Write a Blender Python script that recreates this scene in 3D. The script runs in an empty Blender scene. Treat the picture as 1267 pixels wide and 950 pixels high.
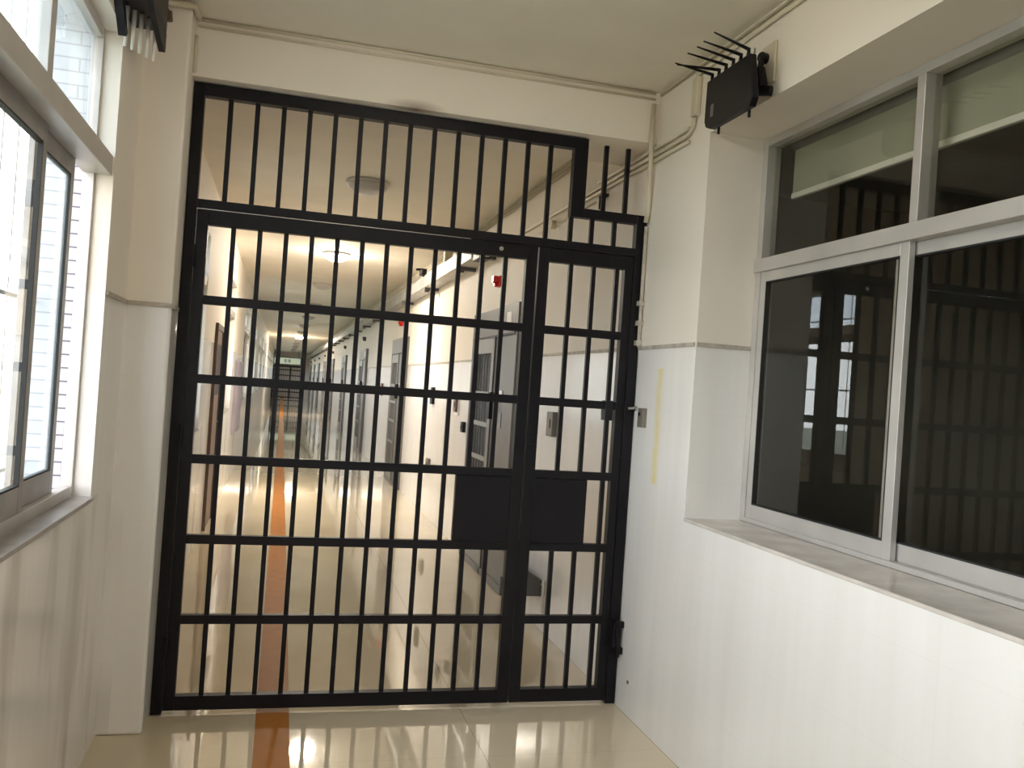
import bpy, bmesh, math, random
from mathutils import Vector, Matrix
random.seed(7)
C = bpy.context.scene.collection
PI = math.pi

# ------------------------------------------------------------------ materials
def nt(name):
    m = bpy.data.materials.new(name); m.use_nodes = True
    n = m.node_tree.nodes; l = m.node_tree.links
    return m, n, l, n['Principled BSDF']

def simple(name, col, rough=.5, metal=0., noise=0.0, scale=8., bump=0., emit=None, estr=0., coat=0., spec=.5):
    m, n, l, b = nt(name)
    b.inputs['Base Color'].default_value = (*col, 1); b.inputs['Roughness'].default_value = rough
    b.inputs['Metallic'].default_value = metal; b.inputs['Coat Weight'].default_value = coat
    b.inputs['Specular IOR Level'].default_value = spec
    tc = n.new('ShaderNodeTexCoord')
    tx = n.new('ShaderNodeTexNoise'); tx.inputs['Scale'].default_value = scale; tx.inputs['Detail'].default_value = 5
    l.new(tc.outputs['Object'], tx.inputs['Vector'])
    if noise:
        mp = n.new('ShaderNodeMapRange'); mp.inputs[1].default_value = .3; mp.inputs[2].default_value = .7
        mp.inputs[3].default_value = 1 - noise; mp.inputs[4].default_value = 1 + noise * .4
        l.new(tx.outputs['Fac'], mp.inputs[0])
        mx = n.new('ShaderNodeVectorMath'); mx.operation = 'SCALE'; mx.inputs[0].default_value = col
        l.new(mp.outputs[0], mx.inputs['Scale']); l.new(mx.outputs[0], b.inputs['Base Color'])
    if bump:
        bp = n.new('ShaderNodeBump'); bp.inputs['Strength'].default_value = bump; bp.inputs['Distance'].default_value = .01
        l.new(tx.outputs['Fac'], bp.inputs['Height']); l.new(bp.outputs[0], b.inputs['Normal'])
    if emit:
        b.inputs['Emission Color'].default_value = (*emit, 1); b.inputs['Emission Strength'].default_value = estr
    return m

def mathn(n, l, op, a, b_=None, c=None):
    q = n.new('ShaderNodeMath'); q.operation = op
    for i, v in enumerate((a, b_, c)):
        if v is None: continue
        if isinstance(v, (int, float)): q.inputs[i].default_value = v
        else: l.new(v, q.inputs[i])
    return q.outputs[0]

def mixc(n, l, f, a, b_):
    q = n.new('ShaderNodeMix'); q.data_type = 'RGBA'
    if isinstance(f, (int, float)): q.inputs[0].default_value = f
    else: l.new(f, q.inputs[0])
    for i, v in ((6, a), (7, b_)):
        if isinstance(v, tuple): q.inputs[i].default_value = (*v, 1)
        else: l.new(v, q.inputs[i])
    return q.outputs[2]

def wall_material():
    """cream plaster above a glossy tiled dado (z < 1.80)"""
    m, n, l, b = nt('plaster over tiled dado')
    g = n.new('ShaderNodeNewGeometry'); s = n.new('ShaderNodeSeparateXYZ'); l.new(g.outputs['Position'], s.inputs[0])
    x, y, z = s.outputs
    dado = mathn(n, l, 'LESS_THAN', z, 1.805)
    no = n.new('ShaderNodeTexNoise'); no.inputs['Scale'].default_value = 2.3; no.inputs['Detail'].default_value = 6
    l.new(g.outputs['Position'], no.inputs['Vector'])
    # streaky grime, running down
    cm = n.new('ShaderNodeCombineXYZ'); l.new(mathn(n, l, 'MULTIPLY', x, 9.), cm.inputs[0]); l.new(mathn(n, l, 'MULTIPLY', y, 9.), cm.inputs[1]); l.new(mathn(n, l, 'MULTIPLY', z, .7), cm.inputs[2])
    st = n.new('ShaderNodeTexNoise'); st.inputs['Scale'].default_value = 1.; st.inputs['Detail'].default_value = 4; l.new(cm.outputs[0], st.inputs['Vector'])
    plaster = mixc(n, l, no.outputs['Fac'], (.80, .73, .645), (.85, .785, .70))
    tile = mixc(n, l, st.outputs['Fac'], (.76, .725, .69), (.88, .86, .84))
    # tile joints
    u = mathn(n, l, 'ADD', x, y)
    br = n.new('ShaderNodeTexBrick'); br.offset = 0
    cv = n.new('ShaderNodeCombineXYZ'); l.new(u, cv.inputs[0]); l.new(z, cv.inputs[1]); l.new(cv.outputs[0], br.inputs['Vector'])
    br.inputs['Scale'].default_value = 1; br.inputs['Brick Width'].default_value = .45; br.inputs['Row Height'].default_value = .30
    br.inputs['Mortar Size'].default_value = .0012; br.inputs['Mortar Smooth'].default_value = .3
    jf = mathn(n, l, 'MULTIPLY', br.outputs['Fac'], .10)
    tile = mixc(n, l, jf, tile, (.45, .42, .38))
    # water stains running down the left wall tiles
    leftw = mathn(n, l, 'LESS_THAN', x, -.6)
    c3 = n.new('ShaderNodeCombineXYZ'); l.new(mathn(n, l, 'MULTIPLY', y, 4.2), c3.inputs[1]); l.new(mathn(n, l, 'MULTIPLY', z, .9), c3.inputs[2])
    s3 = n.new('ShaderNodeTexNoise'); s3.inputs['Scale'].default_value = 1.; s3.inputs['Detail'].default_value = 2; l.new(c3.outputs[0], s3.inputs['Vector'])
    sm = n.new('ShaderNodeMapRange'); sm.inputs[1].default_value = .52; sm.inputs[2].default_value = .68; l.new(s3.outputs['Fac'], sm.inputs[0])
    tile = mixc(n, l, mathn(n, l, 'MULTIPLY', mathn(n, l, 'MULTIPLY', mathn(n, l, 'MULTIPLY', leftw, mathn(n, l, 'LESS_THAN', z, 1.05)), sm.outputs[0]), .6), tile, (.42, .38, .34))
    col = mixc(n, l, dado, plaster, tile)
    # rust smudge on the beam edge over the gate
    ddx = mathn(n, l, 'MULTIPLY', mathn(n, l, 'SUBTRACT', x, .52), 6.5); ddz = mathn(n, l, 'MULTIPLY', mathn(n, l, 'SUBTRACT', z, 2.83), 22.)
    rr = mathn(n, l, 'SQRT', mathn(n, l, 'ADD', mathn(n, l, 'MULTIPLY', ddx, ddx), mathn(n, l, 'MULTIPLY', ddz, ddz)))
    sp_ = mathn(n, l, 'MAXIMUM', mathn(n, l, 'SUBTRACT', 1., rr), 0.)
    sp_ = mathn(n, l, 'MULTIPLY', sp_, mathn(n, l, 'LESS_THAN', mathn(n, l, 'ABSOLUTE', mathn(n, l, 'ADD', y, .06)), .05))
    col = mixc(n, l, mathn(n, l, 'MULTIPLY', sp_, .8), col, (.16, .09, .05))
    # yellow run of old glue on the right wall before the gate
    yy = mathn(n, l, 'ABSOLUTE', mathn(n, l, 'ADD', y, .285))
    w = mathn(n, l, 'SUBTRACT', 1., mathn(n, l, 'MULTIPLY', yy, 19.))
    w = mathn(n, l, 'MAXIMUM', w, 0.)
    zz = mathn(n, l, 'MULTIPLY', mathn(n, l, 'LESS_THAN', z, 1.70), mathn(n, l, 'GREATER_THAN', z, 1.15))
    xx = mathn(n, l, 'GREATER_THAN', x, 1.7)
    n2 = n.new('ShaderNodeTexNoise'); n2.inputs['Scale'].default_value = 14; l.new(g.outputs['Position'], n2.inputs['Vector'])
    w = mathn(n, l, 'MULTIPLY', w, mathn(n, l, 'MULTIPLY', zz, xx)); w = mathn(n, l, 'MULTIPLY', w, mathn(n, l, 'MULTIPLY', n2.outputs['Fac'], 1.1))
    col = mixc(n, l, w, col, (.80, .66, .16))
    l.new(col, b.inputs['Base Color'])
    ro = mathn(n, l, 'ADD', .62, mathn(n, l, 'MULTIPLY', dado, -.44)); l.new(ro, b.inputs['Roughness'])
    bp = n.new('ShaderNodeBump'); bp.inputs['Strength'].default_value = .12; bp.inputs['Distance'].default_value = .01
    l.new(no.outputs['Fac'], bp.inputs['Height']); l.new(bp.outputs[0], b.inputs['Normal'])
    return m

def floor_material():
    m, n, l, b = nt('polished beige floor tiles')
    g = n.new('ShaderNodeNewGeometry'); s = n.new('ShaderNodeSeparateXYZ'); l.new(g.outputs['Position'], s.inputs[0])
    x, y, z = s.outputs
    def joint(v, off):
        f = mathn(n, l, 'FRACT', mathn(n, l, 'MULTIPLY', mathn(n, l, 'SUBTRACT', v, off), 1 / .8))
        return mathn(n, l, 'LESS_THAN', mathn(n, l, 'ABSOLUTE', mathn(n, l, 'SUBTRACT', f, .5)), .0018)
    jx = joint(x, .132 + .4); jy = joint(y, .245 + .4)
    j = mathn(n, l, 'MAXIMUM', jx, mathn(n, l, 'MULTIPLY', jy, .35))
    no = n.new('ShaderNodeTexNoise'); no.inputs['Scale'].default_value = 1.6; no.inputs['Detail'].default_value = 8
    l.new(g.outputs['Position'], no.inputs['Vector'])
    c = mixc(n, l, no.outputs['Fac'], (.60, .505, .36), (.72, .625, .465))
    c = mixc(n, l, mathn(n, l, 'MULTIPLY', j, .65), c, (.16, .12, .08))
    l.new(c, b.inputs['Base Color']); b.inputs['Roughness'].default_value = .035
    b.inputs['Coat Weight'].default_value = .25; b.inputs['Coat Roughness'].default_value = .03
    bp = n.new('ShaderNodeBump'); bp.inputs['Strength'].default_value = .012; bp.inputs['Distance'].default_value = .01
    l.new(no.outputs['Fac'], bp.inputs['Height']); l.new(bp.outputs[0], b.inputs['Normal'])
    return m

def glass_material(name, tint, ior=1.5, rough=0., frost=0.):
    m = bpy.data.materials.new(name); m.use_nodes = True
    n = m.node_tree.nodes; l = m.node_tree.links; n.remove(n['Principled BSDF'])
    out = n['Material Output']
    tr = n.new('ShaderNodeBsdfTransparent'); tr.inputs[0].default_value = (*tint, 1)
    gl = n.new('ShaderNodeBsdfGlossy'); gl.inputs['Roughness'].default_value = rough; gl.inputs[0].default_value = (1, 1, 1, 1)
    fr = n.new('ShaderNodeFresnel'); fr.inputs[0].default_value = ior
    g = n.new('ShaderNodeNewGeometry')
    # leave the back faces' index alone: take the plain Fresnel of a thin sheet on front faces only
    f = mathn(n, l, 'MULTIPLY', fr.outputs[0], mathn(n, l, 'SUBTRACT', 1., g.outputs['Backfacing']))
    mx = n.new('ShaderNodeMixShader'); l.new(f, mx.inputs[0])
    src = tr.outputs[0]
    if frost:
        df = n.new('ShaderNodeBsdfTranslucent'); df.inputs[0].default_value = (.9, .93, .95, 1)
        m2 = n.new('ShaderNodeMixShader'); m2.inputs[0].default_value = frost
        l.new(tr.outputs[0], m2.inputs[1]); l.new(df.outputs[0], m2.inputs[2]); src = m2.outputs[0]
    l.new(src, mx.inputs[1]); l.new(gl.outputs[0], mx.inputs[2]); l.new(mx.outputs[0], out.inputs[0])
    return m

def brick_material():
    m, n, l, b = nt('white exterior strip tiles')
    g = n.new('ShaderNodeNewGeometry'); s = n.new('ShaderNodeSeparateXYZ'); l.new(g.outputs['Position'], s.inputs[0])
    br = n.new('ShaderNodeTexBrick'); cv = n.new('ShaderNodeCombineXYZ')
    l.new(mathn(n, l, 'ADD', s.outputs[0], s.outputs[1]), cv.inputs[0]); l.new(s.outputs[2], cv.inputs[1]); l.new(cv.outputs[0], br.inputs['Vector'])
    br.inputs['Scale'].default_value = 1; br.inputs['Brick Width'].default_value = .24; br.inputs['Row Height'].default_value = .049
    br.inputs['Mortar Size'].default_value = .003
    br.inputs['Color1'].default_value = (.50, .48, .52, 1); br.inputs['Color2'].default_value = (.44, .43, .47, 1); br.inputs['Mortar'].default_value = (.12, .10, .14, 1)
    l.new(br.outputs[0], b.inputs['Base Color']); b.inputs['Roughness'].default_value = .4
    return m

ESTR = 105.
M_wall = wall_material(); M_floor = floor_material(); M_brick = brick_material()
M_ceil = simple('ceiling paint', (.82, .765, .66), .8, noise=.05, scale=3, bump=.05)
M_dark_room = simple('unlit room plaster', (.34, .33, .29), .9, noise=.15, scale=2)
M_strip = simple('brown inlay tile', (.43, .165, .035), .5, noise=.12, scale=9, spec=.1)
M_ledge = simple('shadow grey tile edge', (.50, .45, .38), .6, noise=.3, scale=20)  # darker grey carries the ledge's shadow line
M_stone = simple('grey sill stone', (.33, .30, .275), .35, noise=.25, scale=12)
M_stone_w = simple('white marble sill', (.66, .60, .55), .18, noise=.22, scale=7)
M_alu = simple('aluminium frame', (.56, .53, .50), .38, metal=.35, noise=.10, scale=5)
M_alu_g = simple('weathered grey aluminium', (.34, .325, .32), .4, metal=.35, noise=.2, scale=9)
M_seal = simple('black rubber seal', (.02, .02, .02), .7, noise=.1)
M_black = simple('black painted steel', (.007, .0062, .0085), .45, noise=.25, scale=6, bump=.02, spec=.22)
M_black2 = simple('black plastic', (.007, .0065, .009), .4, spec=.25, noise=.15, scale=14)
M_pipe = simple('cream painted pipe', (.66, .59, .46), .5, noise=.12, scale=6)
M_grey = simple('grey painted steel', (.135, .125, .12), .38, noise=.15, scale=4)
M_greylt = simple('pale grey steel', (.24, .24, .235), .4, noise=.12, scale=5)
M_dark = simple('dark steel and cell shade', (.012, .012, .016), .5, spec=.25, noise=.2, scale=5)
M_box = simple('taupe switch plate', (.19, .165, .14), .45, noise=.15, scale=20)
M_red = simple('red alarm lens', (.62, .02, .02), .25, noise=.08, scale=20)
M_white = simple('white plastic', (.78, .76, .72), .4, noise=.06, scale=10)
M_tray = simple('galvanised tray', (.40, .40, .385), .45, metal=.4, noise=.22, scale=3)
M_brown = simple('brown painted door', (.14, .085, .06), .45, noise=.25, scale=4)
M_lav = simple('lavender grey cabinet', (.33, .30, .36), .45, noise=.1, scale=5)
M_chrome = simple('bare steel', (.55, .54, .52), .25, metal=.9, noise=.2, scale=30)
M_green = simple('pale green sign face', (.62, .68, .52), .4, emit=(.75, .85, .65), estr=.1)
M_ink = simple('dark sign ink', (.02, .05, .03), .5)
M_lampoff = simple('frosted lamp bowl', (.55, .52, .50), .35, noise=.05)
M_lampon = simple('glowing lamp bowl', (.9, .88, .8), .4, emit=(1., .91, .77), estr=ESTR)
M_lampfill = simple('added fill lamp bowl', (.9, .88, .8), .4, emit=(1., .9, .76), estr=9.)  # glow of the added fill lamps before the gate
M_blind = simple('pale green roller blind', (.42, .43, .34), .8, noise=.06, scale=3)
M_blindbar = simple('blind hem bar', (.80, .80, .74), .5)
M_grass = simple('pale lawn', (.30, .31, .22), .9, noise=.4, scale=1.5)
M_glassL = glass_material('clear window glass', (.93, .96, .97), 1.45)
M_glassF = glass_material('dusty window glass', (.80, .86, .90), 1.45, frost=.12)
M_glassR = glass_material('dark room window glass', (.90, .89, .86), 1.42)

# ------------------------------------------------------------------ mesh helpers
class MB:
    def __init__(s): s.b = bmesh.new()
    def box(s, x0, x1, y0, y1, z0, z1):
        x0, x1 = sorted((x0, x1)); y0, y1 = sorted((y0, y1)); z0, z1 = sorted((z0, z1))
        v = [s.b.verts.new(p) for p in ((x0,y0,z0),(x1,y0,z0),(x1,y1,z0),(x0,y1,z0),(x0,y0,z1),(x1,y0,z1),(x1,y1,z1),(x0,y1,z1))]
        for f in ((0,3,2,1),(4,5,6,7),(0,1,5,4),(1,2,6,5),(2,3,7,6),(3,0,4,7)): s.b.faces.new([v[i] for i in f])
        return s
    def tube(s, pts, r, seg=10, r2=None):
        pts = [Vector(p) for p in pts]; rings = []
        for i, p in enumerate(pts):
            a = pts[max(i-1, 0)]; c = pts[min(i+1, len(pts)-1)]; d = (c - a).normalized()
            q = d.to_track_quat('Z', 'Y'); rr = r if r2 is None else r + (r2 - r) * i / max(1, len(pts)-1)
            rings.append([s.b.verts.new(p + q @ Vector((rr*math.cos(t*2*PI/seg), rr*math.sin(t*2*PI/seg), 0))) for t in range(seg)])
        # keep the rings from twisting
        for i in range(1, len(rings)):
            r0 = rings[i-1]; best = min(range(seg), key=lambda k: sum((rings[i][(j+k) % seg].co - r0[j].co).length for j in range(seg)))
            rings[i] = rings[i][best:] + rings[i][:best]
            for j in range(seg): s.b.faces.new((r0[j], r0[(j+1) % seg], rings[i][(j+1) % seg], rings[i][j]))
        s.b.faces.new(rings[0][::-1]); s.b.faces.new(rings[-1])
        return s
    def lathe(s, c, prof, seg=28):
        rings = []
        for (r, z) in prof:
            rings.append([s.b.verts.new((c[0]+r*math.cos(t*2*PI/seg), c[1]+r*math.sin(t*2*PI/seg), c[2]+z)) for t in range(seg)] if r > 1e-6 else [s.b.verts.new((c[0], c[1], c[2]+z))])
        for a, b in zip(rings, rings[1:]):
            for j in range(seg):
                k = (j+1) % seg
                if len(a) == 1: s.b.faces.new((a[0], b[k], b[j]))
                elif len(b) == 1: s.b.faces.new((a[j], a[k], b[0]))
                else: s.b.faces.new((a[j], a[k], b[k], b[j]))
        return s
    def prism(s, poly, axis, a0, a1):
        """poly: 2-D points in the two other axes, extruded along axis"""
        def P(u, v, w):
            return {0: (w, u, v), 1: (u, w, v), 2: (u, v, w)}[axis]
        A = [s.b.verts.new(P(u, v, a0)) for u, v in poly]; B = [s.b.verts.new(P(u, v, a1)) for u, v in poly]
        n = len(poly); s.b.faces.new(A[::-1]); s.b.faces.new(B)
        for i in range(n): s.b.faces.new((A[i], A[(i+1) % n], B[(i+1) % n], B[i]))
        return s
    def build(s, name, mat, parent=None, bevel=0., smooth=False, rel=True):
        bmesh.ops.recalc_face_normals(s.b, faces=s.b.faces)
        me = bpy.data.meshes.new(name)
        if parent is not None and rel:
            off = world_loc(parent); bmesh.ops.translate(s.b, verts=s.b.verts, vec=-off)
        s.b.to_mesh(me); s.b.free(); me.materials.append(mat)
        if smooth: me.polygons.foreach_set('use_smooth', [True]*len(me.polygons))
        o = bpy.data.objects.new(name, me); C.objects.link(o)
        if parent is not None: o.parent = parent
        if bevel:
            md = o.modifiers.new('Bevel', 'BEVEL'); md.width = bevel; md.segments = 2; md.limit_method = 'ANGLE'
        return o

def world_loc(o):
    v = Vector((0, 0, 0))
    while o is not None: v += o.location; o = o.parent
    return v
def thing(name, label, cat, loc=(0, 0, 0), group=None):
    o = bpy.data.objects.new(name, None); C.objects.link(o); o.location = loc; o.empty_display_size = .1
    o['label'] = label; o['category'] = cat
    if group: o['group'] = group
    return o
def tag(o, label, cat, group=None):
    o['label'] = label; o['category'] = cat
    if group: o['group'] = group
    return o
def struct(o, label=None):
    o['kind'] = 'structure'
    if label: o['label'] = label
    return o
def copy_tree(o, parent=None):
    c = o.copy(); C.objects.link(c); c.parent = parent
    for ch in list(o.children): copy_tree(ch, c)
    return c

# ------------------------------------------------------------------ dimensions (metres; the gate stands at y = 0)
XL, XR, ZC = -.65, 1.737, 3.087
YB, YF = -8.0, 58.0
SILL, HEAD = 1.05, 2.765

# ------------------------------------------------------------------ room shell
fl = struct(MB().box(XL-.02, XR+.3, YB, YF, -.12, 0).build('floor', M_floor))
struct(MB().box(-.013, .132, YB+.01, YF-.3, -.004, .0012).build('trim_1', M_strip), 'brown inlaid guide line running down the floor')
struct(MB().box(-1.15, 2.3, YB, YF, ZC, ZC+.10).build('ceiling', M_ceil))
struct(MB().box(XL, XR, -.06, .42, 2.83, ZC-.001).build('wall_beam', M_wall))

left_windows = [(-7.55, -4.5), (-3.65, -.65), (2.32, 3.55), (6.4, 8.0), (10.9, 13.2)]
y = 15.2
while y < 54: left_windows.append((y, y+2.3)); y += 4.2

def head(a): return HEAD if a < 0 else 2.65
def wall_with_holes(x0, x1, ya, yb, holes, z0=0., z1=ZC):
    m = MB(); c = ya
    for (a, b, h0, h1) in holes:
        m.box(x0, x1, c, a, z0, z1)
        m.box(x0, x1, a, b, z0, h0); m.box(x0, x1, a, b, h1, z1); c = b
    m.box(x0, x1, c, yb, z0, z1)
    return m
holesL = [(a, b, SILL, head(a)) for a, b in left_windows]
struct(wall_with_holes(-.755, XL, YB, YF, holesL, -.12).build('wall_left', M_wall))
struct(wall_with_holes(-.905, -.756, YB, YF, [(a, b, SILL-.05, head(a)) for a, b in left_windows], -.6, 3.187).build('wall_exterior', M_brick))
struct(wall_with_holes(XR, 2.07, YB, -.10, [(-3.7, -.638, 1.03, 2.735)]).build('wall_right', M_wall))
struct(MB().box(XR, 2.07, -.10, YF, 0, ZC).build('wall_right_far', M_wall))
struct(MB().box(XL-.4, XR+.3, YB-.2, YB, -.1, ZC).build('wall_back', M_wall))
struct(MB().box(XL-.4, XR+.3, YF, YF+.2, -.1, ZC).build('wall_front', M_wall))
struct(MB().box(XL-.05, -.47, -.21, .36, 0, ZC-.001).build('wall_pillar', M_wall, bevel=.012))
# the unlit room behind the right-hand window
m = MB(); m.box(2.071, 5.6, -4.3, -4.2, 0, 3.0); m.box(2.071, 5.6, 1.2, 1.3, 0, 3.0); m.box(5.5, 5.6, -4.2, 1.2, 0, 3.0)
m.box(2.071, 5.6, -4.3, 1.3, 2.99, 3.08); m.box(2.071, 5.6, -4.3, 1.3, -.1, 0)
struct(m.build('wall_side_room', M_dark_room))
struct(MB().box(-60, -1.2, -40, 90, -.7, -.6).build('ground', M_grass))

# ledge on top of the tiled dado, its shadow line put into the grey
k = 2
def ledge(x0, x1, y0, y1):
    global k
    struct(MB().box(x0, x1, y0, y1, 1.796, 1.814).build('trim_%d' % k, M_ledge, bevel=.002)); k += 1
ledge(XR-.009, XR, -.630, -.001); ledge(XR-.009, XR, .07, 2.2)
for d in range(8):
    a = 3.05 + 6.27*d + .83; b = 3.05 + 6.27*(d+1) - .83
    ledge(XR-.009, XR, a, min(b, YF-.1))
ledge(XR+.001, 2.0, -.647, -.6385)
ledge(XL, -.47, -.219, -.2105); ledge(-.47, -.461, -.219, -.02)
ledge(XL, XL+.009, -.64, -.225)

# sills
struct(MB().box(XR-.006, 2.0, -3.70, -.6385, 1.030, 1.044).build('trim_sill', M_stone_w, bevel=.003))
for i, (a, b) in enumerate(left_windows[:5]):
    struct(MB().box(-.712, XL+.012, a, b, SILL-.012, SILL+.004).build('window_sill_%d' % (i+1), M_stone, bevel=.003))

# ------------------------------------------------------------------ left windows
def left_window(i, y0, y1, detailed=False):
    w = thing('window_%d' % i, 'sliding window', 'window', (-.74, (y0+y1)/2, SILL)); del w['category']; del w['label']; w['kind'] = 'structure'
    z0, z1 = SILL+.004, head(y0); tz = 2.235
    f = MB(); X0, X1 = -.752, -.712; e = .035
    f.box(X0, X1, y0, y0+e, z0, z1); f.box(X0, X1, y1-(.016 if detailed else e), y1, z0, z1)
    f.box(X0, X1, y0+e, y1-e, z0, z0+.04); f.box(X0, X1, y0+e, y1-e, z1-.04, z1)
    f.box(X0, XL-.006, y0, y1, tz, tz+.073)
    ym = []
    nm = 3 if y1-y0 > 2.5 else 2
    if detailed: ym = [-1.335, -2.9]
    else: ym = [y0+(y1-y0)*q/nm for q in range(1, nm)]
    for q in ym: f.box(X0-.004, X1, q-.028, q+.028, tz+.073, z1-.04)
    f.build('window_frame', M_alu, w, bevel=.002)
    p = MB(); p.box(-.742, -.737, y0+e, y1-e, tz+.073, z1-.04); p.build('transom_pane', M_glassF, w)
    # sashes: alternate tracks
    if detailed: sas = [(-2.75, -1.305, -.731, -.7125), (-1.352, -.865, -.7515, -.733), (y0+e, -2.70, -.7515, -.733)]
    else:
        s = (y1-y0-2*e)/nm; sas = [(y0+e+s*q-.02*(q > 0), y0+e+s*(q+1)+.02*(q < nm-1), *((-.731, -.7125) if q % 2 == 0 else (-.7515, -.733))) for q in range(nm)]
    for (a, b, xa, xb) in sas:
        g = MB(); t = .045
        g.box(xa, xb, a, a+t, z0+.04, tz); g.box(xa, xb, b-t, b, z0+.04, tz); g.box(xa, xb, a+t, b-t, z0+.04, z0+.12); g.box(xa, xb, a+t, b-t, tz-.06, tz)
        so = g.build('sash', M_alu_g, w, bevel=.002)
        g = MB(); xm = (xa+xb)/2; r = .006
        g.box(xm-.009, xm+.0097, a+t, a+t+r, z0+.12, tz-.06); g.box(xm-.009, xm+.0097, b-t-r, b-t, z0+.12, tz-.06); g.box(xm-.009, xm+.0097, a+t, b-t, z0+.12, z0+.12+r); g.box(xm-.009, xm+.0097, a+t, b-t, tz-.06-r, tz-.06)
        g.build('seal', M_seal, so)
        MB().box(xm-.0025, xm+.0025, a+t, b-t, z0+.12, tz-.06).build('pane', M_glassF if detailed and a > -2 else M_glassL, so)
    g = MB(); c = y0+.1
    while c < y1-.05: g.tube([(-.88, c, SILL-.05), (-.88, c, head(y0))], .0045, 6); c += .16
    for zz in (SILL+.12, 1.75, head(y0)-.25): g.box(-.886, -.874, y0, y1, zz-.007, zz+.007)
    g.build('security_grille', M_white, w)
for i, (a, b) in enumerate(left_windows): left_window(i+1, a, b, detailed=(i == 1))

# ------------------------------------------------------------------ right window into the unlit room
NW = len(left_windows)+1
w = thing('window_%d' % NW, 'x', 'window', (2.03, -2.17, 1.044)); del w['category']; del w['label']; w['kind'] = 'structure'
f = MB(); z0, z1 = 1.044, 2.734; y0, y1 = -3.70, -.640
f.box(2.0, 2.066, y1-.04, y1, z0, z1); f.box(2.0, 2.066, y0, y0+.04, z0, z1); f.box(2.0, 2.066, y0+.04, y1-.04, z1-.034, z1); f.box(2.0, 2.066, y0+.04, y1-.04, z0, z0+.02)
f.box(1.99, 2.066, y0, y1, 2.142, 2.20)
for q in (-1.645, -2.70): f.box(1.999, 2.066, q-.02, q+.02, 2.20, z1-.034)
f.build('window_frame', M_alu, w, bevel=.002)
for a, b in ((-1.625, y1-.04), (-2.68, -1.665), (y0+.04, -2.72)):
    MB().box(2.038, 2.043, a, b, 2.20, z1-.034).build('transom_pane', M_glassR, w)
for a, b, xa, xb in ((-1.632, -.682, 2.004, 2.028), (-2.75, -1.53, 2.034, 2.058), (y0+.04, -2.68, 2.004, 2.028)):
    g = MB(); t = .045; zb, zt = z0+.02, 2.142
    g.box(xa, xb, a, a+t, zb, zt); g.box(xa, xb, b-t, b, zb, zt); g.box(xa, xb, a+t, b-t, zb, zb+.06); g.box(xa, xb, a+t, b-t, zt-.045, zt)
    so = g.build('sash', M_alu, w, bevel=.002)
    xm = (xa+xb)/2; g = MB(); r = .005
    g.box(xm-.012, xm+.0122, a+t, a+t+r, zb+.06, zt-.045); g.box(xm-.0125, xm+.0122, b-t-r, b-t, zb+.06, zt-.045); g.box(xm-.0125, xm+.0122, a+t, b-t, zb+.06, zb+.06+r); g.box(xm-.0125, xm+.0122, a+t, b-t, zt-.045-r, zt-.045)
    g.build('seal', M_seal, so)
    MB().box(xm-.0025, xm+.0025, a+t, b-t, zb+.06, zt-.045).build('pane', M_glassR, so)
# roller blind hanging inside the room
rb = thing('roller_blind', 'pale green roller blind with white hem bar half drawn behind the dark window', 'blind', (2.13, -2.2, 2.70))
MB().box(2.122, 2.128, -3.6, -.70, 2.50, 2.70).build('blind_cloth', M_blind, rb)
MB().box(2.114, 2.136, -3.6, -.70, 2.475, 2.50).build('hem_bar', M_blindbar, rb, bevel=.004)
MB().tube([(2.13, -3.62, 2.72), (2.13, -.69, 2.72)], .03, 16).build('roller_tube', M_greylt, rb, smooth=True)

# ------------------------------------------------------------------ the barred gate
G = thing('barred_gate', 'black steel barred gate closing the corridor, nearest the camera, with two leaves and stepped top', 'gate', (.63, .025, 0))
D0, D1 = 0., .05
def bar(x, z0, z1, parent, r=.0105):
    return MB().box(x-r, x+r, .012, .012+2*r, z0, z1).build('bar', M_black, parent)
f = MB()
f.box(-.467, -.420, D0, D1, .004, 2.824); f.box(1.681, 1.733, D0, D1, .004, 2.477)
f.box(-.420, 1.681, D0, D1, 2.266, 2.307)
f.box(-.420, 1.397, D0, D1, 2.770, 2.824); f.box(1.326, 1.397, D0, D1, 2.432, 2.770); f.box(1.397, 1.681, D0, D1, 2.432, 2.477)
fr = f.build('gate_frame', M_black, G, bevel=.002)
for q in range(14): bar(-.307+.1165*q, 2.307, 2.770, fr)
bar(1.336, 2.307, 2.432, fr); bar(1.447, 2.307, 2.432, fr); bar(1.567, 2.307, 2.432, fr)
bar(1.499, 2.477, 2.808, fr); bar(1.616, 2.477, 2.808, fr)
rails = (.445, .805, 1.165, 1.525, 1.88)
def leaf(x0, x1, s0, s1, bars, panel):
    L = MB(); zt = 2.262
    L.box(x0, x0+s0, .002, .048, .020, zt); L.box(x1-s1, x1, .002, .048, .020, zt)
    L.box(x0+s0, x1-s1, .002, .048, .020, .083); L.box(x0+s0, x1-s1, .002, .048, 2.196, zt)
    o = L.build('gate_leaf', M_black, G, bevel=.002)
    for r in rails: MB().box(x0+s0, x1-s1, .006, .040, r-.040, r).build('cross_rail', M_black, o, bevel=.0015)
    zs = [.083] + list(rails) + [2.196]
    for b in bars:
        inp = panel[0] < b < panel[1]
        if not inp: bar(b, .083, 2.196, o)
        else: bar(b, .083, .765, o); bar(b, 1.165, 2.196, o)
    MB().box(panel[0], panel[1], .004, .044, .806, 1.124).build('lock_panel', M_black, o, bevel=.002)
    return o
l1 = leaf(-.417, 1.172, .049, .055, [-.258+.1157*q for q in range(12)], (.842, 1.117))
l2 = leaf(1.179, 1.677, .054, .043, [1.352, 1.472, 1.597], (1.233, 1.510))
MB().box(-.418, .83, .0005, .0045, 2.2625, 2.2655).build('edge_highlight', M_chrome, G)  # bright strip standing in for light catching the top edge of the leaf
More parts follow.
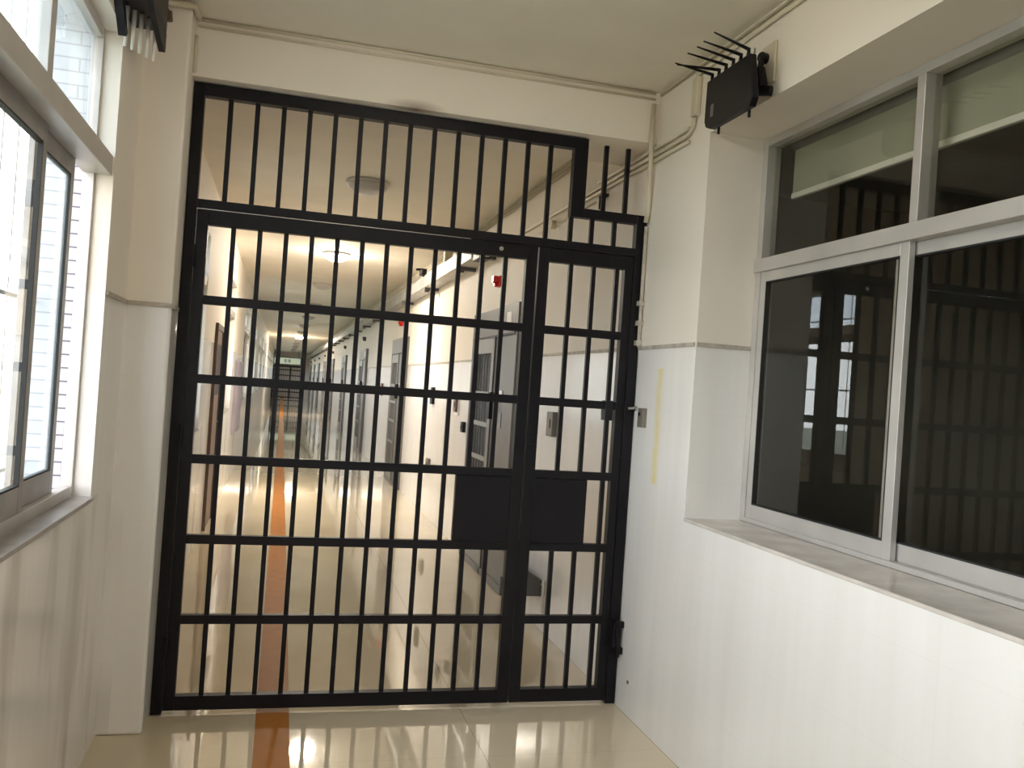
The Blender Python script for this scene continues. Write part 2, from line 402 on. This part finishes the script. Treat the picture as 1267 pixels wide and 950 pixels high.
MB().tube([(.985, -.004, 2.232), (.985, .003, 2.232)], .011, 12).build('bolt_head', M_chrome, l1)
for z in (.30, 1.25, 2.05):
    MB().tube([(-.4185, -.012, z-.05), (-.4185, -.012, z+.05)], .009, 10).build('hinge', M_black, G)
h = MB().box(1.682, 1.724, -.045, -.001, .30, .42).tube([(1.70, -.05, .44), (1.712, -.045, .25)], .010, 8).box(1.70, 1.735, -.055, -.030, .40, .43).box(1.70, 1.735, -.055, -.030, .27, .30)
h.build('drop_bolt', M_black2, G, bevel=.002)
MB().tube([(1.733, -.012, 1.500), (1.735, -.035, 1.497)], .012, 10).tube([(1.69, -.02, 1.497), (1.734, -.02, 1.503)], .008, 8).build('lock_bolt', M_chrome, G)
lk = MB().box(1.577, 1.617, -.004, .058, 1.43, 1.53).box(1.582, 1.607, .058, .075, 1.45, 1.515); lk.build('latch', M_dark, l2, bevel=.004)
MB().box(1.19, 1.225, -.003, .003, 1.30, 1.34).build('lock_plate', M_black, l2, bevel=.002)

# strike box on the wall
s = thing('lock_strike_box', 'small taupe metal lock box fixed on the wall beside the gate', 'lock', (XR, -.125, 1.455))
MB().box(XR-.025, XR+.002, -.155, -.095, 1.41, 1.505).build('housing', M_box, s, bevel=.004)
MB().tube([(XR-.030, -.12, 1.475), (XR-.0245, -.12, 1.475)], .009, 12).build('keyhole', M_black2, s)
tag(MB().tube([(XR, -.145, .160), (XR-.006, -.145, .160)], .009, 10).build('wall_plug', M_box), 'tiny dark plug low in the white wall tiles beside the gate', 'plug')
g = MB().tube([(XR-.012, -.02, 1.81), (XR-.012, -.018, 2.42)], .010, 10)
for z in (1.83, 1.93, 2.03): g.box(XR-.03, XR, -.035, .0-.001, z-.012, z+.012)
tag(g.build('cable_clip_rail', M_ledge, smooth=False), 'thin rusty clipped cable rail running up the wall beside the gate', 'cable')

# ------------------------------------------------------------------ jammer with six antennas on the right wall
J = thing('signal_jammer', 'black box with six thin aerials bracketed high above the dark window', 'device', (1.66, -1.03, 2.66))
xb = 1.60
h = MB(); h.prism([(-.85, 2.70), (-.865, 2.675), (-.90, 2.66), (-1.215, 2.66), (-1.235, 2.69), (-1.195, 2.865), (-.855, 2.865)], 0, xb, xb+.030)
hs = h.build('housing', M_black2, J, bevel=.004)
tips = [(1.40, -.98, 2.868), (1.40, -.997, 2.856), (1.40, -1.087, 2.869), (1.40, -1.168, 2.864), (1.40, -1.219, 2.866), (1.40, -1.30, 2.868)]
for q, t in enumerate(tips):
    yb_ = -.875-.058*q; zb_ = 2.865
    g = MB().tube([(xb+.012, yb_, zb_-.002), (xb+.012, yb_, zb_+.030)], .007, 8)
    a = g.build('antenna', M_black2, J)
    MB().tube([(xb+.012, yb_, zb_+.026), t], .0072, 8, r2=.0028).build('whip', M_black2, a)
    MB().tube([(xb+.022, yb_-.028, zb_-.001), (xb+.022, yb_-.028, zb_+.022)], .004, 8).build('connector', M_chrome, a)
g = MB().box(1.725, XR, -1.16, -1.06, 2.79, 2.95); g.build('mounting_plate', M_pipe, J, bevel=.004)
g = MB().tube([(1.7245, -1.10, 2.895), (1.695, -1.11, 2.895)], .020, 12).tube([(1.70, -1.11, 2.89), (1.685, -1.12, 2.83)], .012, 10).tube([(1.69, -1.115, 2.845), (1.70, -1.125, 2.77)], .022, 12).tube([(1.69, -1.10, 2.765), (1.725, -1.15, 2.755)], .020, 12).tube([(1.63, -1.09, 2.80), (1.69, -1.12, 2.80)], .018, 10)
g.build('swivel_bracket', M_black2, J)
for yy in (-.93, -1.17): MB().tube([(1.628, yy, 2.662), (1.628, yy, 2.635)], .006, 8).build('stub', M_black2, J)
MB().box(xb-.0016, xb-.0003, -.93, -.905, 2.705, 2.755).build('maker_mark', M_grey, J)

# second box, on the left wall with white aerials hanging down
K = thing('signal_jammer', 'black bracketed box with pale aerials pointing down beside the bright window', 'device', (-.60, -.72, 2.85))
MB().prism([(XL-.001, 2.84), (-.525, 2.84), (-.525, 3.01), (XL-.001, 3.01)], 1, -.93, -.50).build('housing', M_black2, K, bevel=.006)
MB().prism([(-.93, 2.84), (-.86, 2.84), (-.74, 2.735), (-.76, 2.715)], 0, XL+.002, XL+.03).build('side_wing', M_dark, K)
MB().prism([(-.93, 2.8395), (-.50, 2.8395), (-.50, 2.765), (-.53, 2.755), (-.80, 2.80)], 0, -.545, -.525).build('side_wing', M_dark, K)
for q in range(5): MB().tube([(-.63+.02*q, -.72+.03*q, 2.8395), (-.635+.02*q, -.70+.03*q, 2.70)], .008, 8, r2=.006).build('antenna', M_white, K, smooth=True)
g = MB().tube([(-.575, -.211, 3.040), (-.575, -.232, 3.040), (-.56, -.232, 3.02)], .009, 8).tube([(-.562, -.226, 3.03), (-.556, -.226, 2.99)], .013, 8)
tag(g.build('wall_hook', M_brown), 'small rusty hook high on the left pillar beside the black box', 'hook')

# ------------------------------------------------------------------ conduits
def pipe(name, pts, r, label, cat='pipe', group=None, mat=M_pipe, clips=()):
    o = MB().tube(pts, r, 10).build(name, mat, smooth=True); tag(o, label, cat, group)
    for (x, y, z, sx, sy, sz) in clips:
        MB().box(x-sx, x+sx, y-sy, y+sy, z-sz, z+sz).build('pipe_clip', mat, o)
    return o
gr = 'cream conduits running through the opening above the gate'
pipe('conduit', [(XR-.008, YB+.1, 3.066), (XR-.008, -.085, 3.066)], .007, 'upper cream conduit along the ceiling edge above the dark window')
pipe('conduit', [(XR-.013, YB+.1, 3.036), (XR-.013, -.51, 3.036), (XR-.014, -.50, 3.022)], .010, 'lower cream conduit along the ceiling edge ending in the upright duct')
pipe('conduit', [(XR-.014, -.50, 2.838), (XR-.014, -.49, 2.80), (XR-.013, -.455, 2.775), (XR-.013, -.41, 2.77), (XR-.013, 3.5, 2.77)], .010, 'middle cream conduit bending out of the duct and through above the gate')
g = MB().box(XR-.028, XR-.0005, -.53, -.475, 2.84, 3.02); tag(g.build('conduit_duct', M_pipe, bevel=.008), 'short upright cream duct on the wall near the box with aerials', 'duct')
for q, z in enumerate((2.803, 2.742)):
    pipe('conduit', [(XR-.013, -.45, z), (XR-.013, .75+q*.3, z)], .009, ['topmost', 'lowest'][q] + ' of the thin cream conduits threading through the gap above the gate')
pipe('conduit', [(-.46, -.067, 3.076), (XR-.03, -.067, 3.076)], .006, 'upper of two cream conduits along the beam under the ceiling')
pipe('conduit', [(-.46, -.067, 3.048), (XR-.03, -.067, 3.048)], .006, 'lower of two cream conduits along the beam under the ceiling')
pipe('conduit', [(XR-.040, -.078, 3.02), (XR-.040, -.078, 2.80), (XR-.018, -.04, 2.50), (XR-.018, -.02, 2.44)], .012, 'upright cream conduit in the corner dropping to the gate')
pipe('conduit', [(XL+.015, -1.9, 3.065), (XL+.015, -.235, 3.065), (-.46, -.232, 3.065), (-.452, -.12, 3.06)], .013, 'cream conduit wrapping round the top of the left pillar')
pipe('conduit', [(-.463, -.078, 3.0), (-.463, -.078, 2.84)], .009, 'short upright cream conduit at the left end of the beam')
for q in range(3):
    pipe('conduit', [(XR-.015, .43, 3.068-.028*q), (XR-.015, 56, 3.068-.028*q)], .010, ['top', 'middle', 'bottom'][q] + ' one of three conduits under the ceiling beyond the gate')
pipe('conduit', [(XR-.005, .8, 2.70), (XR-.005, 2.0, 2.70)], .007, 'thin single cream conduit beyond the gate below the bundle')
s = thing('junction_box', 'small round junction box on the conduit beyond the gate', 'box', (XR-.02, 1.62, 2.70))
MB().tube([(XR+.002, 1.62, 2.70), (XR-.035, 1.62, 2.70)], .032, 16).build('box_body', M_pipe, s, smooth=False)
s = thing('cable_clamp', 'small dark cable clamp below the conduits beyond the gate', 'clamp', (XR-.02, .62, 2.66))
MB().tube([(XR-.001, .60, 2.70), (XR-.03, .60, 2.69), (XR-.03, .60, 2.62)], .006, 8).tube([(XR-.001, .66, 2.70), (XR-.03, .66, 2.69), (XR-.03, .66, 2.63)], .006, 8).box(XR-.035, XR-.001, .59, .67, 2.695, 2.71).build('clamp_body', M_dark, s)

# ------------------------------------------------------------------ ceiling lamps
def lamp(y, on, label):
    o = thing('ceiling_lamp', label, 'lamp', (.54, y, ZC), 'round lamps along the corridor ceiling' if y > 14 else None)
    MB().lathe((.54, y, ZC), [(0, -.0005), (.165, -.0005), (.17, -.012), (.165, -.028), (.150, -.030), (0, -.030)]).build('lamp_base', M_alu, o, smooth=False)
    prof = [(.152, -.029)] + [(.152*math.cos(t*PI/2/9), -.029-.075*math.sin(t*PI/2/9)) for t in range(1, 9)] + [(0, -.104)]
    MB().lathe((.54, y, ZC), prof).build('lamp_shade', M_lampfill if on and y < 0 else M_lampon if on else M_lampoff, o, smooth=True)
    return o
lamp(-5.7, True, 'added round fill lamp, out of view at the near end of the corridor before the gate')  # added behind the camera as fill light
lamp(-1.45, True, 'added round fill lamp, out of view overhead in front of the gate')  # added above the frame to fill the near section with light
lamp(2.75, False, 'unlit round ceiling lamp just beyond the gate')
lamp(6.9, True, 'brightly lit round ceiling lamp, second beyond the gate')
lamp(10.7, False, 'unlit round ceiling lamp, third beyond the gate')
for q in range(10):
    yy = 15.0+4.15*q; on = q == 4
    lamp(yy, on, 'lit round ceiling lamp far down the corridor' if on else 'unlit round ceiling lamp far down the corridor')['group'] = 'lit lamps far down the corridor' if on else 'unlit lamps far down the corridor'

# ------------------------------------------------------------------ cell doors along the right wall
def cell_door(yc):
    o = thing('cell_door', 'x', 'door', (XR, yc, 0)); F = 1.685
    y0, y1 = yc-.80, yc+.80; ym = yc-.06
    f = MB(); f.box(F, XR, y0, y0+.05, 0.002, 2.22); f.box(F, XR, y1-.05, y1, 0.002, 2.22); f.box(F, XR, y0+.05, y1-.05, 1.99, 2.22); f.box(F, XR, ym-.03, ym+.03, 0.002, 1.99)
    f.box(F, XR, y0+.05, y1-.05, 0.002, .06)
    f.build('door_frame', M_grey, o, bevel=.003)
    MB().box(F+.012, XR-.001, y0+.052, ym-.032, .062, 1.985).build('solid_leaf', M_grey, o, bevel=.003)
    MB().box(F-.002, F+.003, y0+.2, y0+.34, 2.05, 2.16).build('number_plate', M_white, o)
    MB().box(F-.006, F-.0005, y0+.05, y1-.05, 1.925+.055, 1.935+.06).build('header_strip', M_dark, o)
    MB().box(XR-.008, XR-.001, ym+.032, y1-.052, .062, 1.985).build('shade_sheet', M_dark, o)  # near-black sheet standing in for the shade behind the bars
    g = MB(); a, b = ym+.034, y1-.054
    g.box(F+.004, F+.026, a, a+.05, .065, 1.982); g.box(F+.004, F+.026, b-.05, b, .065, 1.982); g.box(F+.004, F+.026, a+.05, b-.05, 1.85, 1.982); g.box(F+.004, F+.026, a+.05, b-.05, .065, .26)
    for z in (.62, .95, 1.24, 1.50): g.box(F+.002, F+.024, a+.05, b-.05, z-.02, z+.02)
    lf = g.build('barred_leaf', M_greylt, o, bevel=.002)
    for q in range(6):
        c = a+.05+(b-a-.1)*(q+.5)/6; MB().tube([(F+.014, c, .26), (F+.014, c, 1.85)], .0052, 6).build('bar', M_greylt, lf)
    MB().box(F-.035, F+.011, ym-.13, ym-.05, 1.30, 1.52).build('lock_box', M_dark, o, bevel=.004)
    MB().box(F+.004, F+.011, y0+.36, y0+.46, 1.50, 1.54).build('label_plate', M_white, o)
    MB().box(F+.006, F+.011, y0+.36, y0+.42, 1.24, 1.36).build('peephole_cover', M_greylt, o)
    return o
ordn = ['nearest grey cell door beyond the gate, its barred half beside a solid panel', 'second grey cell door down the corridor from the gate', 'third grey cell door down the corridor from the gate', 'fourth grey cell door down the corridor from the gate']
cd = cell_door(3.05)
for q in range(9):
    o = cd if q == 0 else copy_tree(cd)
    o.location.y = 3.05+6.27*q
    if q < 4: o['label'] = ordn[q]
    else: o['label'] = 'narrow grey cell door far down the corridor past the fourth one'; o['group'] = 'far cell doors'
    if q < 4 and 'group' in o: del o['group']
# alarm lights over the doors
def alarm(mat=M_red):
    o = thing('alarm_light', 'x', 'alarm', (XR, 3.19, 2.46))
    MB().box(XR-.03, XR+.002, 3.13, 3.25, 2.415, 2.505).build('alarm_base', mat, o, bevel=.006)
    MB().tube([(XR-.03, 3.19, 2.475), (XR-.075, 3.19, 2.475)], .032, 14).tube([(XR-.03, 3.19, 2.43), (XR-.06, 3.19, 2.43)], .02, 12).build('alarm_lens', mat, o)
    return o
al = alarm(); al2 = alarm(M_brown)
for q in range(9):
    o = al if q == 0 else copy_tree(al) if q == 1 else al2 if q == 2 else copy_tree(al2)
    o.location.y = 3.10+6.27*q
    o['label'] = ['red alarm light above the nearest grey cell door', 'red alarm light above the second cell door', 'dark unlit alarm light above the third cell door', 'dark unlit alarm light above the fourth cell door'][q] if q < 4 else 'small dark alarm light above a cell door far down the corridor'
    if q >= 4: o['group'] = 'far alarm lights'

# cable tray
T = thing('cable_tray', 'long grey metal cable tray running along the wall top beyond the gate', 'tray', (1.63, 3.6, 2.70))
t = MB(); t.box(1.56, 1.722, 3.55, 55.5, 2.70, 2.712); t.box(1.556, 1.562, 3.55, 55.5, 2.70, 2.83); t.box(1.72, 1.726, 3.55, 55.5, 2.70, 2.83); t.box(1.556, 1.726, 3.55, 55.5, 2.83, 2.836)
t.build('tray_channel', M_tray, T, bevel=.001)
yy = 4.2
while yy < 54:
    MB().box(1.57, XR-.0015, yy-.035, yy+.035, 2.665, 2.699).box(1.57, 1.62, yy-.03, yy+.03, 2.645, 2.665).build('bracket', M_grey, T); yy += 2.1
MB().box(1.60, 1.68, 4.6, 4.68, 2.837, ZC-.001).build('riser', M_pipe, T)
MB().box(1.60, 1.68, 5.2, 5.3, 2.837, ZC-.001).build('riser', M_pipe, T)
def cam_dev(x, y, z, label):
    o = thing('surveillance_camera', label, 'camera', (x, y, z))
    MB().tube([(x+.02, y, 2.8375), (x+.02, y, z+.10), (x+.0, y, z+.12), (x-.08, y, z+.11)], .014, 8).build('camera_arm', M_black2, o)
    MB().box(x-.035, x+.03, y-.16, y+.04, z+.04, z+.11).build('camera_body', M_black2, o, bevel=.01)
    MB().tube([(x, y-.185, z+.075), (x, y-.16, z+.075)], .026, 12).build('camera_lens', M_dark, o)
cam_dev(1.58, 6.64, 2.84, 'black surveillance camera on the cable tray before the second cell door')
cam_dev(1.58, 14.5, 2.84, 'black surveillance camera on the cable tray above the third cell door')
s = thing('surveillance_camera', 'black and white camera unit at the near end of the cable tray', 'camera', (1.60, 3.2, 2.66))
MB().box(1.56, 1.66, 3.22, 3.50, 2.66, 2.75).build('camera_body', M_black2, s, bevel=.01)
MB().box(1.575, 1.645, 3.19, 3.22, 2.675, 2.735).build('camera_hood', M_white, s, bevel=.004)
MB().box(1.66, XR, 3.35, 3.43, 2.68, 2.72).build('camera_arm', M_grey, s)

# boxes on the right wall beyond the gate
def plate(y, z, w_, h_, label, mat=M_box, name='switch_box', surround=False):
    o = thing(name, label, 'switch', (XR, y, z))
    if surround: MB().box(XR-.012, XR, y-w_*.8, y+w_*.8, z-h_*.75, z+h_*.75).build('back_plate', M_white, o, bevel=.002)
    MB().box(XR-.035, XR-.0005 if not surround else XR-.0125, y-w_/2, y+w_/2, z-h_/2, z+h_/2).build('cover', mat, o, bevel=.004)
    MB().box(XR-.042, XR-.0352, y-w_*.18, y+w_*.18, z-h_*.15, z+h_*.2).build('rocker', mat, o, bevel=.002)
plate(1.34, 1.345, .13, .16, 'square taupe box on the white tiles seen through the narrow gate leaf', surround=False)
plate(4.62, 1.36, .12, .14, 'brown switch on a white plate beside the nearest cell door', M_brown, surround=True)
plate(4.20, 1.16, .10, .10, 'small olive box on the wall below the brown switch', M_dark)
plate(6.1, 1.42, .14, .20, 'dark box on the wall between the first and second cell doors', M_dark)
plate(6.1, .60, .16, .16, 'low dark outlet between the first and second cell doors', M_box, name='wall_outlet')
plate(11.6, 1.40, .2, .22, 'small dark box beyond the second cell door', M_brown)
# low sloped metal box beside the nearest door
s = thing('low_metal_box', 'low grey metal box with sloping top fixed to the tiles before the nearest cell door', 'box', (XR, 1.6, .22))
MB().prism([(1.60, .22), (XR+.002, .22), (XR+.002, .315), (1.60, .40)], 1, 1.33, 2.18).build('box_body', M_grey, s, bevel=.003)
MB().tube([(XR-.012, 1.30, .33), (XR-.012, 1.30, .12)], .010, 8).tube([(XR-.012, 1.30, .30), (XR-.012, 1.34, .30)], .008, 8).build('cable_end', M_white, s)

# ------------------------------------------------------------------ left side beyond the gate
s = thing('side_door', 'brown door in the left wall beyond the gate between two windows', 'door', (XL, 5.12, 0))
MB().box(XL, XL+.03, 4.70, 4.76, .002, 2.0).box(XL, XL+.03, 5.48, 5.54, .002, 2.0).box(XL, XL+.03, 4.76, 5.48, 1.94, 2.0).build('door_frame', M_brown, s, bevel=.003)
MB().box(XL, XL+.018, 4.762, 5.478, .004, 1.938).build('door_leaf', M_brown, s)
MB().tube([(XL+.018, 5.38, 1.02), (XL+.06, 5.38, 1.02), (XL+.06, 5.28, 1.02)], .010, 8).build('door_handle', M_chrome, s)
MB().box(XL+.018, XL+.024, 4.86, 5.38, 1.3, 1.8).build('door_panel', M_dark, s)
s = thing('wall_cabinet', 'lavender grey metal cabinet on the left wall between far windows', 'cabinet', (XL, 9.5, .7))
MB().box(XL, XL+.05, 8.75, 10.3, .66, 1.70).build('cabinet_body', M_lav, s, bevel=.006)
MB().box(XL+.05, XL+.058, 8.79, 9.46, .70, 1.66).build('cabinet_door', M_lav, s, bevel=.002)
MB().box(XL+.05, XL+.058, 9.49, 10.16, .70, 1.66).build('cabinet_door', M_lav, s, bevel=.002)

# ------------------------------------------------------------------ far gate and sign
F = thing('barred_gate', 'small dark barred gate at the far end of the corridor', 'gate', (.5, 54, 0)); Y = 54.
f = MB(); f.box(XL+.01, XL+.12, Y, Y+.08, .004, 2.15); f.box(1.25, 1.37, Y, Y+.08, .004, 2.15); f.box(XL+.12, 1.25, Y, Y+.08, 2.03, 2.15); f.box(.42, .52, Y, Y+.08, .004, 2.03)
f.build('gate_frame', M_black, F)
for z in (.1, .45, .8, 1.15, 1.5, 1.85): MB().box(XL+.12, 1.25, Y+.02, Y+.06, z-.03, z+.03).build('cross_rail', M_black, F)
c = XL+.25
while c < 1.25: MB().box(c-.014, c+.014, Y+.02, Y+.048, .02, 2.03).build('bar', M_black, F); c += .11
S = thing('hanging_sign', 'pale green lit sign hanging above the far gate', 'sign', (.25, 53.4, 2.4))
MB().box(-.62, 1.1, 53.4, 53.46, 2.17, 2.66).build('sign_frame', M_dark, S)
MB().box(-.56, 1.04, 53.385, 53.399, 2.22, 2.61).build('sign_face', M_green, S)
for cx in (.12, .36):
    g = MB(); a = .09
    for zz in (2.35, 2.42, 2.49): g.box(cx-a, cx+a, 53.378, 53.384, zz-.014, zz+.014)
    g.box(cx-.014, cx+.014, 53.378, 53.384, 2.33, 2.52); g.build('sign_character', M_ink, S)
for cx in (-.4, .9): MB().tube([(cx, 53.43, 2.66), (cx, 53.43, ZC-.001)], .012, 6).build('hanger', M_dark, S)

# ------------------------------------------------------------------ daylight
wd = bpy.data.worlds.new('overcast sky'); bpy.context.scene.world = wd; wd.use_nodes = True
n = wd.node_tree.nodes; l = wd.node_tree.links; bg = n['Background']
tc = n.new('ShaderNodeTexCoord'); sp = n.new('ShaderNodeSeparateXYZ'); l.new(tc.outputs['Generated'], sp.inputs[0])
cr = n.new('ShaderNodeValToRGB'); l.new(sp.outputs[2], cr.inputs[0])
cr.color_ramp.elements[0].position = 0; cr.color_ramp.elements[0].color = (.97, .97, .95, 1)
cr.color_ramp.elements[1].position = .7; cr.color_ramp.elements[1].color = (.52, .55, .60, 1)
l.new(cr.outputs[0], bg.inputs[0]); bg.inputs[1].default_value = 2.9
wd.cycles.sampling_method = 'MANUAL'; wd.cycles.sample_map_resolution = 128
for (a, b) in left_windows:
    L = bpy.data.lights.new('window_portal', 'AREA'); L.shape = 'RECTANGLE'; L.size = head(a)-SILL; L.size_y = b-a
    L.cycles.is_portal = True
    o = bpy.data.objects.new('window_portal', L); C.objects.link(o); o.location = (-.92, (a+b)/2, (SILL+head(a))/2)
    o.rotation_euler = (0, -PI/2, 0)

# ------------------------------------------------------------------ camera (level lens, slightly rolled hand-held shot)
yaw, pit, rol = .255063, .0068098, .06842
fv = Vector((math.sin(yaw)*math.cos(pit), math.cos(yaw)*math.cos(pit), math.sin(pit)))
rv = Vector((math.cos(yaw), -math.sin(yaw), 0)); uv = rv.cross(fv)
r2 = math.cos(rol)*rv+math.sin(rol)*uv; u2 = -math.sin(rol)*rv+math.cos(rol)*uv
cam = bpy.data.cameras.new('camera'); co = bpy.data.objects.new('camera', cam); C.objects.link(co)
mt = Matrix((r2, u2, -fv)).transposed().to_4x4(); mt.translation = Vector((0, -4.1603, 1.55)); co.matrix_world = mt
cam.sensor_width = 36; cam.lens = 1088.7/1267*36; cam.clip_start = .05; cam.clip_end = 300
sc = bpy.context.scene; sc.camera = co
sc.view_settings.view_transform = 'Standard'; sc.view_settings.look = 'None'; sc.view_settings.gamma = 1; sc.view_settings.exposure = 1.78
sc.cycles.max_bounces = 10; sc.cycles.diffuse_bounces = 6; sc.cycles.glossy_bounces = 5; sc.cycles.transparent_max_bounces = 16
sc.cycles.sample_clamp_indirect = 8; sc.cycles.use_denoising = True; sc.cycles.caustics_reflective = False
